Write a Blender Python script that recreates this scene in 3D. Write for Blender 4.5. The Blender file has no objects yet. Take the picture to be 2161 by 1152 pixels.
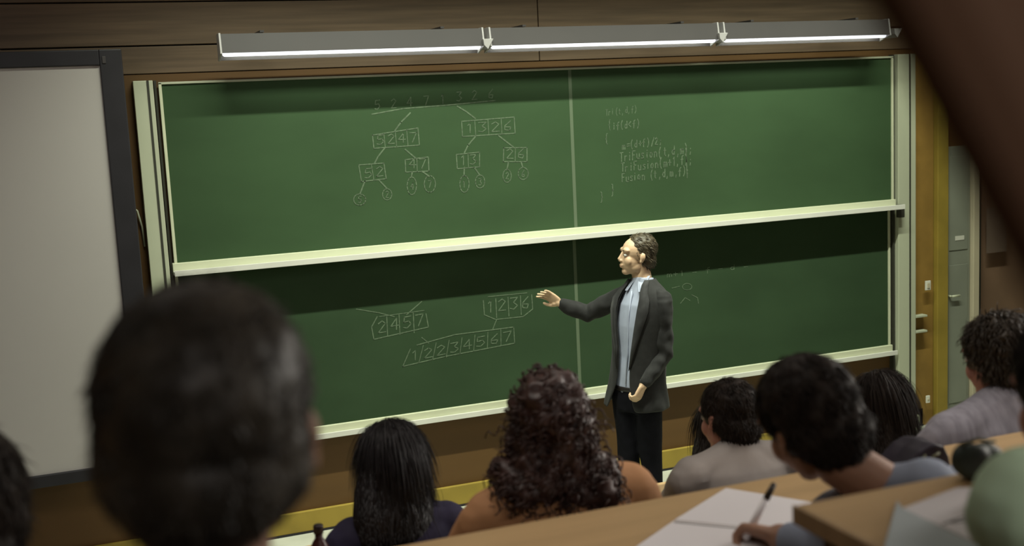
import bpy, math, random
from mathutils import Vector as V, Matrix, noise
random.seed(7)
sc = bpy.context.scene
COL = sc.collection
# ---------------------------------------------------------------- camera
FPX = 2448.665
CAM = V((-3.3135, -7.4733, 2.7197)); YAW, PITCH, ROLL = -.3632, .1395, -.0487
_f = V((-math.sin(YAW)*math.cos(PITCH), math.cos(YAW)*math.cos(PITCH), -math.sin(PITCH)))
_r0 = V((math.cos(YAW), math.sin(YAW), 0)); _u0 = _r0.cross(_f)
_r = math.cos(ROLL)*_r0 + math.sin(ROLL)*_u0
_u = -math.sin(ROLL)*_r0 + math.cos(ROLL)*_u0
cd = bpy.data.cameras.new('camera'); cam = bpy.data.objects.new('camera', cd); COL.objects.link(cam)
m3 = Matrix((_r, _u, -_f)).transposed()
cam.matrix_world = Matrix.Translation(CAM) @ m3.to_4x4()
cd.sensor_width = 36; cd.lens = FPX/2161*36; cd.clip_start = .02
cd.dof.use_dof = True; cd.dof.focus_distance = 6.6; cd.dof.aperture_fstop = 2.9
sc.camera = cam
# ---------------------------------------------------------------- world, exposure, room lights
w = bpy.data.worlds.new('world'); sc.world = w; w.use_nodes = True
w.node_tree.nodes['Background'].inputs[0].default_value = (1, .93, .85, 1)
w.node_tree.nodes['Background'].inputs[1].default_value = .05
sc.view_settings.view_transform = 'Standard'; sc.view_settings.look = 'None'
sc.view_settings.exposure = 0; sc.view_settings.gamma = 1
def area(name, loc, target, sx, sy, power, col, spread=180):
    l = bpy.data.lights.new(name, 'AREA'); l.shape = 'RECTANGLE'; l.size = sx; l.size_y = sy
    l.energy = power; l.color = col; l.spread = math.radians(spread)
    o = bpy.data.objects.new(name, l); COL.objects.link(o); o.location = loc
    o.rotation_euler = (V(target)-V(loc)).to_track_quat('-Z', 'Y').to_euler(); return o
# dimmed lighting of the hall: ceiling panels over the tiers, a brighter bank high on the right, an added rear fill
area('ceiling_panel_light', (-2.6, -4.4, 4.35), (-2.6, -4.4, 0), 4.5, .6, 20, (1, .92, .83), 115)
area('ceiling_panel_light', (.8, -5.2, 4.35), (.4, -5.2, 0), 4.5, .6, 25, (1, .93, .86), 115)
area('rear_fill_light', (-1.4, -8.9, 4.3), (-1.6, -5.4, 1.2), 5.0, .6, 19, (1, .92, .84), 95)  # unseen fill added to brighten the mint shirt and brace from behind
area('side_bank_light', (4.6, -4.0, 3.2), (-1.6, -5.3, 1.7), 2.2, .6, 66, (1, .94, .85), 100)
area('screen_side_light', (-5.4, -4.6, 4.2), (-4.2, 0, 1.4), 2.0, .6, 12, (1, .94, .92), 100)
fl = area('board_flood_light', (0, -1.45, 4.32), (0, -.70, 0), 5.6, .05, 185, (.95, 1, .82)); fl.data.spread = math.radians(105)
LAMP_Z, LAMP_Y, BY = 3.14, -.33, -.06
LAMP_SEG = [(-2.375, -.74), (-.68, .99), (1.05, 2.44)]
LAMP_POWER = 6
# ---------------------------------------------------------------- rays: pixel of the photograph -> place in the room
def ray(px, py): return _f + (px-1080.5)/FPX*_r + (576-py)/FPX*_u
def Py(px, py, y): v = ray(px, py); return CAM + v*((y-CAM.y)/v.y)
def Pz(px, py, z): v = ray(px, py); return CAM + v*((z-CAM.z)/v.z)
def P(px, py, d): return CAM + ray(px, py)*d
# ---------------------------------------------------------------- materials
def mat(name, col, rough=.7, var=0, scale=8, stretch=(1, 1, 1), bump=0, col2=None, spec=.3, metal=0, emis=None, es=0, sheen=0, detail=4, trans=0):
    m = bpy.data.materials.new(name); m.use_nodes = True; nt = m.node_tree
    b = nt.nodes['Principled BSDF']; b.inputs['Base Color'].default_value = (*col, 1)
    b.inputs['Roughness'].default_value = rough; b.inputs['Specular IOR Level'].default_value = spec
    b.inputs['Metallic'].default_value = metal
    if sheen: b.inputs['Sheen Weight'].default_value = sheen
    if trans: b.inputs['Subsurface Weight'].default_value = trans; b.inputs['Subsurface Radius'].default_value = (.01, .004, .002)
    if emis: b.inputs['Emission Color'].default_value = (*emis, 1); b.inputs['Emission Strength'].default_value = es
    if var or bump or col2:
        tc = nt.nodes.new('ShaderNodeTexCoord'); mp = nt.nodes.new('ShaderNodeMapping'); mp.inputs['Scale'].default_value = stretch
        nz = nt.nodes.new('ShaderNodeTexNoise'); nz.inputs['Scale'].default_value = scale; nz.inputs['Detail'].default_value = detail
        nt.links.new(tc.outputs['Object'], mp.inputs[0]); nt.links.new(mp.outputs[0], nz.inputs['Vector'])
        rp = nt.nodes.new('ShaderNodeValToRGB')
        c2 = col2 or tuple(min(1, c*(1+var)) for c in col); c1 = col if col2 else tuple(c*(1-var) for c in col)
        rp.color_ramp.elements[0].position = .35; rp.color_ramp.elements[1].position = .65
        rp.color_ramp.elements[0].color = (*c1, 1); rp.color_ramp.elements[1].color = (*c2, 1)
        nt.links.new(nz.outputs[0], rp.inputs[0]); nt.links.new(rp.outputs[0], b.inputs['Base Color'])
        if bump:
            bp = nt.nodes.new('ShaderNodeBump'); bp.inputs['Strength'].default_value = bump; bp.inputs['Distance'].default_value = .004
            nt.links.new(nz.outputs[0], bp.inputs['Height']); nt.links.new(bp.outputs[0], b.inputs['Normal'])
    return m
M = dict(
 wood_wall=mat('brown_panelling', (.235, .135, .046), .6, .16, 3, (.5, 1, 4), .1),
 wood_low=mat('ochre_panelling', (.085, .043, .012), .6, .06, 3, (.4, 1, 2), .1),
 plank=mat('dark_plank', (.105, .072, .044), .6, .2, 3, (.4, 1, 9), .15),
 side=mat('dark_brown_wall', (.22, .135, .085), .7, .15, 2, (1, 1, .6), .1),
 mustard=mat('mustard_paint', (.25, .18, .03), .6, .1, 5),
 ochre=mat('ochre_paint', (.22, .13, .03), .6, .12, 5),
 floor=mat('stage_floor', (.42, .43, .36), .45, .08, 4),
 tier=mat('tier_floor', (.12, .095, .07), .7, .15, 6),
 ceil=mat('ceiling_brown', (.24, .19, .14), .8, .1, 3),
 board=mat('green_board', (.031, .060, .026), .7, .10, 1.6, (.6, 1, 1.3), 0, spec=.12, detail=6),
 board_dim=mat('green_board_dimmed', (.025, .047, .022), .7, .10, 1.9, (.7, 1, 1.3), 0, spec=.12, detail=6),  # board green darkened: the weaker light low down is put into the colour
 alu=mat('pale_rail', (.46, .48, .34), .45, .05, 4, (.3, 1, 1), spec=.5),
 aluw=mat('white_rail_edge', (.54, .54, .49), .4, .04, 4, spec=.5),
 post=mat('pale_green_post', (.36, .38, .28), .5, .06, 3, (1, 1, .4)),
 groove=mat('dark_gasket', (.03, .03, .022), .6),
 seam=mat('board_seam', (.085, .115, .07), .6),
 chalk=mat('chalk', (.082, .116, .070), .9, .25, 60),
 screen=mat('screen_cloth', (.355, .335, .32), .85, .02, 1),
 black=mat('black_frame', (.016, .015, .018), .5, .1, 6),
 white=mat('white_plastic', (.6, .6, .52), .4),
 door=mat('grey_green_door', (.21, .225, .18), .45, .05, 3),
 cream=mat('cream_trim', (.47, .42, .30), .5, .04, 3),
 notice=mat('brown_sheet', (.17, .125, .095), .8, .05, 4),
 housing=mat('lamp_housing', (.04, .036, .036), .5, .04, 3, spec=.3),
 endcap=mat('lamp_end', (.30, .29, .29), .4, spec=.5),
 tube=mat('lamp_tube', (.9, .9, .9), .3, emis=(.93, .95, 1), es=1.7),
 desk=mat('desk_veneer', (.50, .34, .17), .42, .07, 3, (.6, 6, 1), .03, spec=.4),
 deskedge=mat('desk_edge', (.42, .29, .16), .5, .08, 4, (.6, 6, 1)),
 deskpanel=mat('desk_panel', (.10, .055, .025), .6, .12, 3, (1, 1, 4)),
 paper=mat('paper', (.76, .74, .76), .8, .02, 3),
 ink=mat('pencil_mark', (.16, .17, .16), .8),
 blueb=mat('pale_blue_paper', (.46, .52, .54), .8, .06, 5),
 skin=mat('skin', (.38, .215, .145), .55, .06, 12, trans=.1),
 skinp=mat('skin_pink', (.50, .26, .20), .55, .06, 12, trans=.1),
 skinl=mat('skin_lecturer', (.50, .345, .225), .5, .06, 12, trans=.1),
 eye=mat('eye_white', (.6, .58, .55), .2), iris=mat('iris', (.03, .02, .012), .2), lip=mat('lips', (.44, .23, .16), .5),
 hblack=mat('black_hair', (.012, .010, .011), .45, .3, 40, (1, 1, .2), .3, spec=.4),
 hdark=mat('dark_brown_hair', (.019, .014, .011), .62, .35, 40, (1, 1, .3), .3, spec=.15),
 hfore=mat('cropped_hair', (.04, .034, .026), .5, .4, 22, (1, 1, .6), .5, spec=.4),
 hcurl=mat('curly_brown_hair', (.052, .026, .022), .45, .4, 30, (1, 1, 1), .3, spec=.45),
 hbrown=mat('brown_hair', (.042, .030, .018), .45, .3, 40, (1, 1, .3), .3, spec=.4),
 hlect=mat('light_brown_hair', (.052, .040, .024), .5, .3, 30, (1, 1, .3), .3),
 jacket=mat('dark_jacket', (.0125, .0125, .0125), .85, .2, 25, sheen=.05),
 lapel=mat('jacket_lapel', (.020, .020, .021), .8, .2, 25, sheen=.05),
 lshirt=mat('pale_shirt', (.30, .33, .42), .7, .05, 12),
 trouser=mat('black_trousers', (.005, .005, .0075), .9, .2, 20, spec=.1),
 shoe=mat('black_shoe', (.012, .01, .01), .35),
 jeans=mat('dark_jeans', (.03, .035, .06), .85, .2, 20),
 navy=mat('navy_top', (.030, .026, .058), .8, .25, 14),
 peach=mat('peach_blouse', (.52, .27, .13), .75, .07, 9, bump=.1),
 greige=mat('light_grey_shirt', (.36, .33, .31), .8, .06, 9, bump=.1),
 bluesh=mat('blue_shirt', (.27, .31, .40), .8, .10, 12, bump=.1),
 stripe=mat('grey_blue_striped_shirt', (.33, .32, .37), .8, .15, 14, (5, 2, .25), .1),
 green=mat('mint_shirt', (.56, .76, .55), .8, .05, 8, bump=.1),
 brownt=mat('brown_top', (.06, .045, .04), .85, .1, 9),
 darkt=mat('charcoal_top', (.03, .028, .03), .85, .1, 9),
 bag=mat('black_bag', (.018, .014, .024), .6, .3, 14), strap=mat('olive_strap', (.09, .09, .05), .7),
 case=mat('dark_green_case', (.035, .05, .042), .6, .3, 16),
 bottle=mat('maroon_bottle', (.05, .015, .014), .35), cap=mat('dark_cap', (.03, .02, .02), .4),
 timber=mat('dark_timber', (.17, .092, .055), .75, .1, 2, (1, 1, .4)),
 pen=mat('white_pen', (.9, .88, .9), .3, spec=.5), penc=mat('dark_pen_cap', (.05, .04, .03), .4),
)
# ---------------------------------------------------------------- object helpers
def tag(o, label=None, cat=None, group=None, kind=None):
    if label: o['label'] = label
    if cat: o['category'] = cat
    if group: o['group'] = group
    if kind: o['kind'] = kind
    return o
def empty(name, loc, label, cat, group=None):
    o = bpy.data.objects.new(name, None); COL.objects.link(o); o.location = loc; o.empty_display_size = .1
    return tag(o, label, cat, group)
class G:
    """collects closed shapes in world coordinates"""
    def __init__(s): s.v = []; s.f = []
    def add(s, v, f):
        n = len(s.v); s.v += [tuple(p) for p in v]; s.f += [tuple(i+n for i in q) for q in f]; return s
    def box(s, a, b):
        x0, y0, z0 = [min(a[i], b[i]) for i in range(3)]; x1, y1, z1 = [max(a[i], b[i]) for i in range(3)]
        return s.add([(x0,y0,z0),(x1,y0,z0),(x1,y1,z0),(x0,y1,z0),(x0,y0,z1),(x1,y0,z1),(x1,y1,z1),(x0,y1,z1)],
                     [(0,3,2,1),(4,5,6,7),(0,1,5,4),(1,2,6,5),(2,3,7,6),(3,0,4,7)])
    def prism(s, pts, dv):
        """polygon pts extruded by dv"""
        n = len(pts); pts = [V(p) for p in pts]; dv = V(dv)
        nn = (pts[1]-pts[0]).cross(pts[2]-pts[1])
        if nn.dot(dv) > 0: pts = pts[::-1]
        return s.add(pts+[p+dv for p in pts], [tuple(range(n)), tuple(range(2*n-1, n-1, -1))]+[(i, i+n, (i+1) % n+n, (i+1) % n) for i in range(n)])
    def rings(s, R, cap=True):
        n = len(R[0]); v = [p for r in R for p in r]; f = []
        for k in range(len(R)-1):
            for i in range(n):
                j = (i+1) % n; f.append((k*n+i, k*n+j, (k+1)*n+j, (k+1)*n+i))
        if cap: f.append(tuple(range(n))[::-1]); f.append(tuple(range((len(R)-1)*n, len(R)*n)))
        return s.add(v, f)
    def ell(s, c, r, Mx=None, nu=16, nv=10):
        c = V(c); pts = []; 
        T = Mx or Matrix.Identity(4)
        top = T @ (c+V((0, 0, r[2]))); bot = T @ (c-V((0, 0, r[2])))
        v = [bot]; f = []
        for k in range(1, nv):
            t = -math.pi/2+math.pi*k/nv
            for i in range(nu):
                a = 2*math.pi*i/nu
                v.append(T @ (c+V((r[0]*math.cos(t)*math.cos(a), r[1]*math.cos(t)*math.sin(a), r[2]*math.sin(t)))))
        v.append(top)
        for i in range(nu):
            j = (i+1) % nu; f.append((0, 1+j, 1+i)); f.append((len(v)-1, 1+(nv-2)*nu+i, 1+(nv-2)*nu+j))
            for k in range(nv-2): f.append((1+k*nu+i, 1+k*nu+j, 1+(k+1)*nu+j, 1+(k+1)*nu+i))
        return s.add(v, f)
    def tube(s, pts, rad, Mx=None, n=10, ball=True, cap=True):
        pts = [V(p) for p in pts]
        if Mx: pts = [Mx @ p for p in pts]
        if not hasattr(rad, '__len__'): rad = [rad]*len(pts)
        R = []; prev = None
        for k, p in enumerate(pts):
            d = (pts[min(k+1, len(pts)-1)]-pts[max(k-1, 0)]).normalized()
            if prev is None:
                a = V((0, 0, 1)) if abs(d.z) < .9 else V((1, 0, 0)); x = d.cross(a).normalized()
            else: x = (prev-d*prev.dot(d)).normalized()
            prev = x; y = d.cross(x)
            R.append([p+(x*math.cos(2*math.pi*i/n)+y*math.sin(2*math.pi*i/n))*rad[k] for i in range(n)])
        s.rings(R, cap)
        if ball:
            for p, r in ((pts[0], rad[0]), (pts[-1], rad[-1])): s.ell(p, (r, r, r), nu=10, nv=6)
        return s
    def loft(s, secs, X, Y, n=20):
        """secs: (centre, rx, ry) ; X, Y the section axes"""
        X = V(X).normalized(); Y = V(Y).normalized()
        flip = X.cross(Y).dot(V(secs[-1][0])-V(secs[0][0])) < 0
        R = []
        for c, rx, ry in secs:
            r = [V(c)+X*rx*math.cos(2*math.pi*i/n)+Y*ry*math.sin(2*math.pi*i/n) for i in range(n)]
            R.append(r[::-1] if flip else r)
        return s.rings(R)
def mk(name, g, m, parent=None, smooth=False, bevel=0, me=None):
    if me is None:
        me = bpy.data.meshes.new(name); me.from_pydata([tuple(p) for p in g.v], [], g.f); me.update()
    if not me.materials: me.materials.append(M[m])
    if smooth:
        for p in me.polygons: p.use_smooth = True
    o = bpy.data.objects.new(name, me); COL.objects.link(o)
    if parent:
        o.parent = parent; o.matrix_parent_inverse = Matrix.Translation(parent.location).inverted()
    if bevel:
        b = o.modifiers.new('bevel', 'BEVEL'); b.width = bevel; b.segments = 2; b.limit_method = 'ANGLE'
    return o
def fuse(g, vox, smooth=3, wrinkle=0, ws=12, stretch=(1, 1, 1)):
    """union of closed shapes as one continuous surface -> (verts, faces)"""
    me = bpy.data.meshes.new('tmp'); me.from_pydata([tuple(p) for p in g.v], [], g.f); me.update()
    o = bpy.data.objects.new('tmp', me); COL.objects.link(o)
    r = o.modifiers.new('r', 'REMESH'); r.mode = 'VOXEL'; r.voxel_size = vox
    if smooth: s = o.modifiers.new('s', 'SMOOTH'); s.iterations = smooth; s.factor = .5
    dg = bpy.context.evaluated_depsgraph_get(); e = o.evaluated_get(dg).to_mesh()
    vs = [v.co.copy() for v in e.vertices]; ns = [v.normal.copy() for v in e.vertices]; fs = [tuple(p.vertices) for p in e.polygons]
    o.evaluated_get(dg).to_mesh_clear(); bpy.data.objects.remove(o); bpy.data.meshes.remove(me)
    if wrinkle:
        vs = [v+n*wrinkle*noise.noise(V((v.x*stretch[0], v.y*stretch[1], v.z*stretch[2]))*ws) for v, n in zip(vs, ns)]
    out = G(); out.v = [tuple(v) for v in vs]; out.f = fs; return out
def structure(name, g, m, bevel=0): return tag(mk(name, g, m, bevel=bevel), kind='structure')
# ================================================================ ROOM
structure('floor', G().box((-7, -2.25, -.1), (6.2, .3, 0)), 'floor')
wf = structure('wall_front', G().box((-7, 0, 0), (3.55, .15, 3.04)).box((3.55, 0, 2.32), (6.2, .15, 3.04)).box((4.55, 0, 0), (6.2, .15, 2.32)), 'wood_low')
zz = [3.04, 3.21, 3.47, 3.74, 4.0, 4.4]
for k in range(5):
    for x0, x1 in ((-7, -3.6), (-3.594, -.2), (-.194, 3.0), (3.006, 6.2)):
        mk('plank', G().box((x0, -.008-.004*(k % 2), zz[k]+.004), (x1, .15, zz[k+1]-.004)), 'plank', wf, bevel=.004)
structure('wall_left', G().box((-7.15, -9.6, 0), (-7, .15, 4.4)), 'side')
structure('wall_right', G().box((6.2, -9.6, 0), (6.35, .15, 4.4)), 'side')
structure('wall_rear', G().box((-7.15, -9.75, 0), (6.35, -9.6, 4.4)), 'side')
structure('ceiling', G().box((-7.15, -9.75, 4.4), (6.35, .15, 4.5)), 'ceil')
structure('baseboard_front', G().box((-7, -.03, .012), (3.05, 0, .15)), 'mustard', .004)
structure('trim_1', G().box((-7, -.035, 0), (3.05, 0, .014)), 'black')
# recess filler and door at the right of the board
structure('wall_recess', G().box((3.55, .06, 0), (4.55, .12, 2.32)), 'side')
dr = structure('door_1', G().box((3.275, -.035, .02), (3.515, -.001, 2.26)), 'door', .003)
mk('door_panel', G().box((3.30, -.041, .15), (3.49, -.036, 1.30)), 'door', dr, bevel=.003)
mk('door_panel', G().box((3.30, -.041, 1.42), (3.49, -.036, 2.18)), 'door', dr, bevel=.003)
tag(mk('sign_plate', G().box((3.36, -.044, 1.50), (3.45, -.0415, 1.535)), 'white', dr), 'small pale label strip on the grey door')
mk('door_handle', G().tube([(3.30, -.07, 1.05), (3.38, -.07, 1.05)], .009).tube([(3.30, -.04, 1.05), (3.30, -.07, 1.05)], .009), 'alu', dr, True)
structure('trim_2', G().box((3.525, -.07, 0), (3.585, -.001, 2.28)), 'cream', .004)
structure('trim_3', G().box((3.60, -.03, 0), (3.64, -.001, 2.28)), 'groove', .003)
structure('trim_4', G().box((3.155, -.075, 0), (3.262, -.001, 3.0)), 'mustard', .004)
structure('trim_5', G().box((2.945, -.03, 0), (3.15, -.001, 3.0)), 'ochre', .003)
# tiers
RY = lambda k: -2.72-.82*k        # far edge of the desk of row k
RZ = lambda k: (.20, .50, .755, 1.09, 1.36, 1.63)[k]          # floor of row k
for k in range(6):
    y0 = RY(k)+.12; y1 = RY(k+1)+.12 if k < 5 else -9.6
    if k == 0: y0 = -2.25
    structure('floor_tier' if k else 'floor_tier', G().box((-7, y1, 0 if k == 0 else RZ(k)-.3), (6.2, y0, RZ(k))), 'tier')
# ================================================================ CHALKBOARDS
HW = 2.71
def board(name, label, z0, z1, yf, m, tray):
    b = empty(name, (0, yf, z0), label, 'chalkboard')
    mk('board_panel', G().box((-HW, yf, z0), (-.012, yf+.03, z1)), m, b)
    mk('board_panel', G().box((.012, yf, z0), (HW, yf+.03, z1)), m, b)
    tag(mk('centre_seam', G().box((-.012, yf-.001, z0), (.012, yf+.03, z1)), 'seam', b), 'pale vertical joint between two panels')
    for s in (-1, 1):
        mk('side_trim', G().box((s*HW, yf-.012, z0-.02), (s*(HW+.018), yf+.03, z1+.01)), 'alu', b, bevel=.002)
    mk('top_trim', G().box((-HW-.018, yf-.012, z1), (HW+.018, yf+.03, z1+.014)), 'post', b, bevel=.002)
    # rail with a chalk tray
    mk('bottom_rail', G().box((-HW-.03, yf-.022, z0-.05), (HW+.03, yf+.03, z0+.012)), 'alu', b, bevel=.003)
    t = mk('chalk_tray', G().prism([(-HW-.03, yf-.022, z0-.05), (-HW-.03, yf-.022, z0-.035), (-HW-.03, -tray+.008, z0-.035), (-HW-.03, -tray+.008, z0-.022),
                                (-HW-.03, -tray, z0-.022), (-HW-.03, -tray, z0-.058), (-HW-.03, yf-.022, z0-.058)], (2*HW+.06, 0, 0)), 'aluw', b, bevel=.002)
    return b
ZB0, ZM, ZT = .70, 1.87, 2.974
up = board('chalkboard', 'upper sliding green chalkboard with tree diagram in chalk', ZM, ZT, BY, 'board', .19)
lo = board('chalkboard', 'lower green chalkboard, behind the lecturer and partly shaded', ZB0, ZM+.02, -.018, 'board_dim', .10)
posts = []
for s, x0, x1 in ((-1, -2.875, -2.76), (1, 2.76, 2.93)):
    q = empty('board_post', ((x0+x1)/2, -.06, .05), 'pale %s guide post of the chalkboards%s' % (('left', ', beside the white screen') if s < 0 else ('right', ', beside the mustard strip')), 'post')
    g = G().box((x0, -.085, .12), (x1, 0, 3.0)); mk('post_body', g, 'post', q, bevel=.004)
    gx = (x0+x1)/2+.02; mk('guide_slot', G().box((gx, -.088, .12), (gx+.014, -.0855, 3.0)), 'groove', q)
    xi = -2.752 if s < 0 else 2.738
    mk('inner_gasket', G().box((xi, -.05, .12), (xi+.014, 0, 3.0)), 'groove', q)
    mk('foot_plate', G().box((x0-.02, -.11, 0), (x1+.02, 0, .12)), 'alu', q, bevel=.004)
tag(mk('rail_guide', G().box((2.735, -.13, ZM-.13), (2.785, -.088, ZM-.03)), 'groove', bpy.data.objects['board_post.001'], bevel=.004), 'dark slider block')
# ---- chalk
FONT = {
 '0': [[(.5,1),(.1,.7),(.1,.3),(.5,0),(.9,.3),(.9,.7),(.5,1)]], '1': [[(.3,.8),(.55,1),(.55,0)]],
 '2': [[(.1,.8),(.5,1),(.85,.75),(.1,0),(.9,0)]], '3': [[(.1,1),(.9,1),(.45,.6),(.9,.3),(.5,0),(.1,.1)]],
 '4': [[(.7,0),(.7,1),(.1,.35),(.95,.35)]], '5': [[(.9,1),(.2,1),(.15,.55),(.7,.6),(.9,.3),(.5,0),(.1,.1)]],
 '6': [[(.8,1),(.2,.5),(.2,.1),(.7,0),(.85,.35),(.2,.4)]], '7': [[(.1,1),(.9,1),(.4,0)]],
 '8': [[(.5,.5),(.15,.8),(.5,1),(.85,.8),(.5,.5),(.1,.2),(.5,0),(.9,.2),(.5,.5)]],
 'T': [[(.0,1),(1,1)],[(.5,1),(.5,0)]], 'F': [[(.1,0),(.1,1),(.9,1)],[(.1,.55),(.7,.55)]],
 'r': [[(.2,0),(.2,.6)],[(.2,.4),(.5,.6),(.8,.55)]], 'i': [[(.5,0),(.5,.6)],[(.5,.8),(.5,.88)]],
 'u': [[(.1,.6),(.15,.1),(.5,0),(.85,.15),(.85,.6)],[(.85,.15),(.9,0)]], 's': [[(.85,.55),(.3,.6),(.2,.4),(.8,.25),(.7,0),(.15,.05)]],
 'o': [[(.5,.6),(.15,.4),(.2,.1),(.5,0),(.85,.2),(.8,.5),(.5,.6)]], 'n': [[(.15,0),(.15,.6)],[(.15,.4),(.5,.6),(.85,.45),(.85,0)]],
 'm': [[(.05,0),(.05,.6)],[(.05,.45),(.3,.6),(.5,.45),(.5,0)],[(.5,.45),(.75,.6),(.95,.45),(.95,0)]],
 'd': [[(.85,1),(.85,0)],[(.85,.45),(.4,.6),(.1,.3),(.4,0),(.85,.15)]], 'f': [[(.9,1),(.5,.9),(.45,-.1)],[(.15,.55),(.8,.55)]],
 't': [[(.5,.9),(.5,.1),(.8,0)],[(.2,.6),(.85,.6)]], 'a': [[(.85,.6),(.85,0)],[(.85,.45),(.4,.6),(.1,.3),(.4,0),(.85,.15)]],
 '(': [[(.7,1.1),(.35,.7),(.35,.2),(.7,-.2)]], ')': [[(.3,1.1),(.65,.7),(.65,.2),(.3,-.2)]], ',': [[(.5,.1),(.35,-.2)]],
 ';': [[(.5,.5),(.5,.42)],[(.5,.1),(.35,-.2)]], '=': [[(.1,.6),(.9,.6)],[(.1,.3),(.9,.3)]], '+': [[(.1,.45),(.9,.45)],[(.5,.8),(.5,.1)]],
 '/': [[(.1,-.1),(.9,1.1)]], '<': [[(.9,.8),(.1,.45),(.9,.1)]], '{': [[(.8,1.2),(.5,1.1),(.5,.6),(.2,.5),(.5,.4),(.5,-.1),(.8,-.2)]],
 '}': [[(.2,1.2),(.5,1.1),(.5,.6),(.8,.5),(.5,.4),(.5,-.1),(.2,-.2)]], '-': [[(.1,.45),(.9,.45)]], ' ': [],
}
def ribbon(g, pts, y, wd):
    P3 = [Py(a, b, y) for a, b in pts]
    for a, b in zip(P3, P3[1:]):
        d = (b-a)
        if d.length < 1e-6: continue
        d.normalize(); n = V((-d.z, 0, d.x))*wd/2; e = d*wd*.3
        q = [a-e-n, b+e-n, b+e+n, a-e+n]
        if (q[1]-q[0]).cross(q[2]-q[1]).y > 0: q = q[::-1]
        g.prism(q, (0, -.0012, 0))
def text(g, s, p0, p1, h, y, wd=.006, jit=1.0):
    n = len(s); dx = (p1[0]-p0[0])/n; dy = (p1[1]-p0[1])/n
    for i, ch in enumerate(s):
        jx, jy = random.uniform(-jit, jit), random.uniform(-jit, jit)
        for st in FONT[ch]:
            ribbon(g, [(p0[0]+dx*(i+.12+a*.76)+jx, p0[1]+dy*(i+a*.76)-b*h+jy) for a, b in st], y, wd)
def poly(g, pts, y, wd=.007, close=False):
    if close: pts = list(pts)+[pts[0]]
    ribbon(g, pts, y, wd)
def oval(g, cx, cy, rx, ry, y, wd=.006): poly(g, [(cx+rx*math.cos(a*math.pi/6), cy+ry*math.sin(a*math.pi/6)) for a in range(12)], y, wd, True)
yu = BY-.0005; yl = -.0185
g = G()
poly(g, [(785, 241), (850, 229), (940, 222), (1045, 212)], yu, .008); text(g, '5 2 4 7 1 3 2 6', (788, 232), (1045, 206), 19, yu)
for a in ([(866, 238), (846, 258), (833, 276)], [(965, 224), (985, 236), (1003, 250)], [(812, 312), (798, 330), (790, 345)], [(855, 315), (880, 336)],
          [(1003, 288), (988, 306), (980, 322)], [(1052, 286), (1083, 310)], [(770, 382), (760, 408)], [(800, 380), (817, 398)], [(870, 362), (868, 374)],
          [(890, 361), (906, 372)], [(980, 353), (979, 370)], [(1000, 352), (1013, 370)], [(1073, 342), (1070, 356)], [(1100, 342), (1103, 353)]):
    poly(g, a, yu, .009)
for bx, s in (([(786, 285), (882, 270), (885, 306), (789, 313)], '5247'), ([(974, 256), (1085, 247), (1087, 281), (976, 288)], '1326'),
              ([(757, 348), (810, 344), (815, 377), (763, 383)], '52'), ([(855, 337), (904, 331), (905, 361), (856, 363)], '47'),
              ([(963, 326), (1012, 321), (1012, 352), (965, 356)], '13'), ([(1063, 312), (1112, 311), (1112, 341), (1062, 341)], '26')):
    poly(g, bx, yu, .007, True)
    n = len(s)
    for i in range(1, n):
        t = i/n; poly(g, [(bx[0][0]+(bx[1][0]-bx[0][0])*t, bx[0][1]+(bx[1][1]-bx[0][1])*t), (bx[3][0]+(bx[2][0]-bx[3][0])*t, bx[3][1]+(bx[2][1]-bx[3][1])*t)], yu, .005)
    text(g, s, (bx[3][0]+2, bx[3][1]-7), (bx[2][0]-2, bx[2][1]-7), 20, yu)
for (cx, cy, rx, ry), ch in zip(((759, 421, 13, 12), (817, 410, 10, 12), (869, 392, 10, 19), (907, 388, 12, 18), (980, 388, 10, 18), (1013, 383, 10, 14), (1070, 371, 9, 14), (1104, 366, 11, 13)), '52471326'):
    oval(g, cx, cy, rx, ry, yu); text(g, ch, (cx-5, cy+7), (cx+5, cy+7), 14, yu, .005)
tag(mk('chalk_diagram', g, 'chalk', up), 'faint chalk tree of boxed numbers', kind='stuff')
g = G()
text(g, '{', (1284, 272), (1290, 271), 16, yu); text(g, 'if(d<f)', (1292, 274), (1350, 266), 15, yu); text(g, '{', (1276, 302), (1284, 300), 16, yu)
text(g, 'm=(d+f)/2;', (1312, 315), (1398, 303), 15, yu)
text(g, 'TriFusion(t,d,m);', (1306, 341), (1462, 322), 19, yu, .0065)
text(g, 'TriFusion(m+1,f);', (1309, 363), (1462, 344), 18, yu, .0065)
text(g, 'Fusion (t,d,m,f);', (1310, 384), (1456, 367), 17, yu, .0065)
text(g, '}', (1288, 410), (1296, 408), 18, yu); text(g, '}', (1266, 424), (1275, 422), 16, yu); text(g, 'Tri(t,d,f)', (1276, 244), (1345, 236), 13, yu, .004)
poly(g, [(1447, 312), (1449, 345), (1450, 375)], yu, .006)
tag(mk('chalk_writing', g, 'chalk', up), 'faint chalk lines of code', kind='stuff')
g = G()
poly(g, [(752, 652), (800, 660), (832, 668)], yl, .006); poly(g, [(858, 664), (890, 636)], yl, .007)
poly(g, [(796, 668), (784, 690), (789, 716), (904, 690), (899, 662)], yl, .007); poly(g, [(800, 668), (895, 655)], yl, .005)
for x, y in ((816, 668), (842, 664), (872, 660)): poly(g, [(x, y), (x+2, y+42)], yl, .006)
text(g, '2457', (794, 702), (898, 684), 24, yl, .007)
poly(g, [(1020, 634), (1022, 664), (1046, 674), (1104, 668), (1124, 652), (1122, 622)], yl, .007)
poly(g, [(1030, 626), (1112, 618)], yl, .005)
for x, y in ((1046, 630), (1072, 627), (1098, 624)): poly(g, [(x, y), (x+2, y+40)], yl, .006)
text(g, '1236', (1022, 660), (1122, 648), 24, yl, .007)
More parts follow.
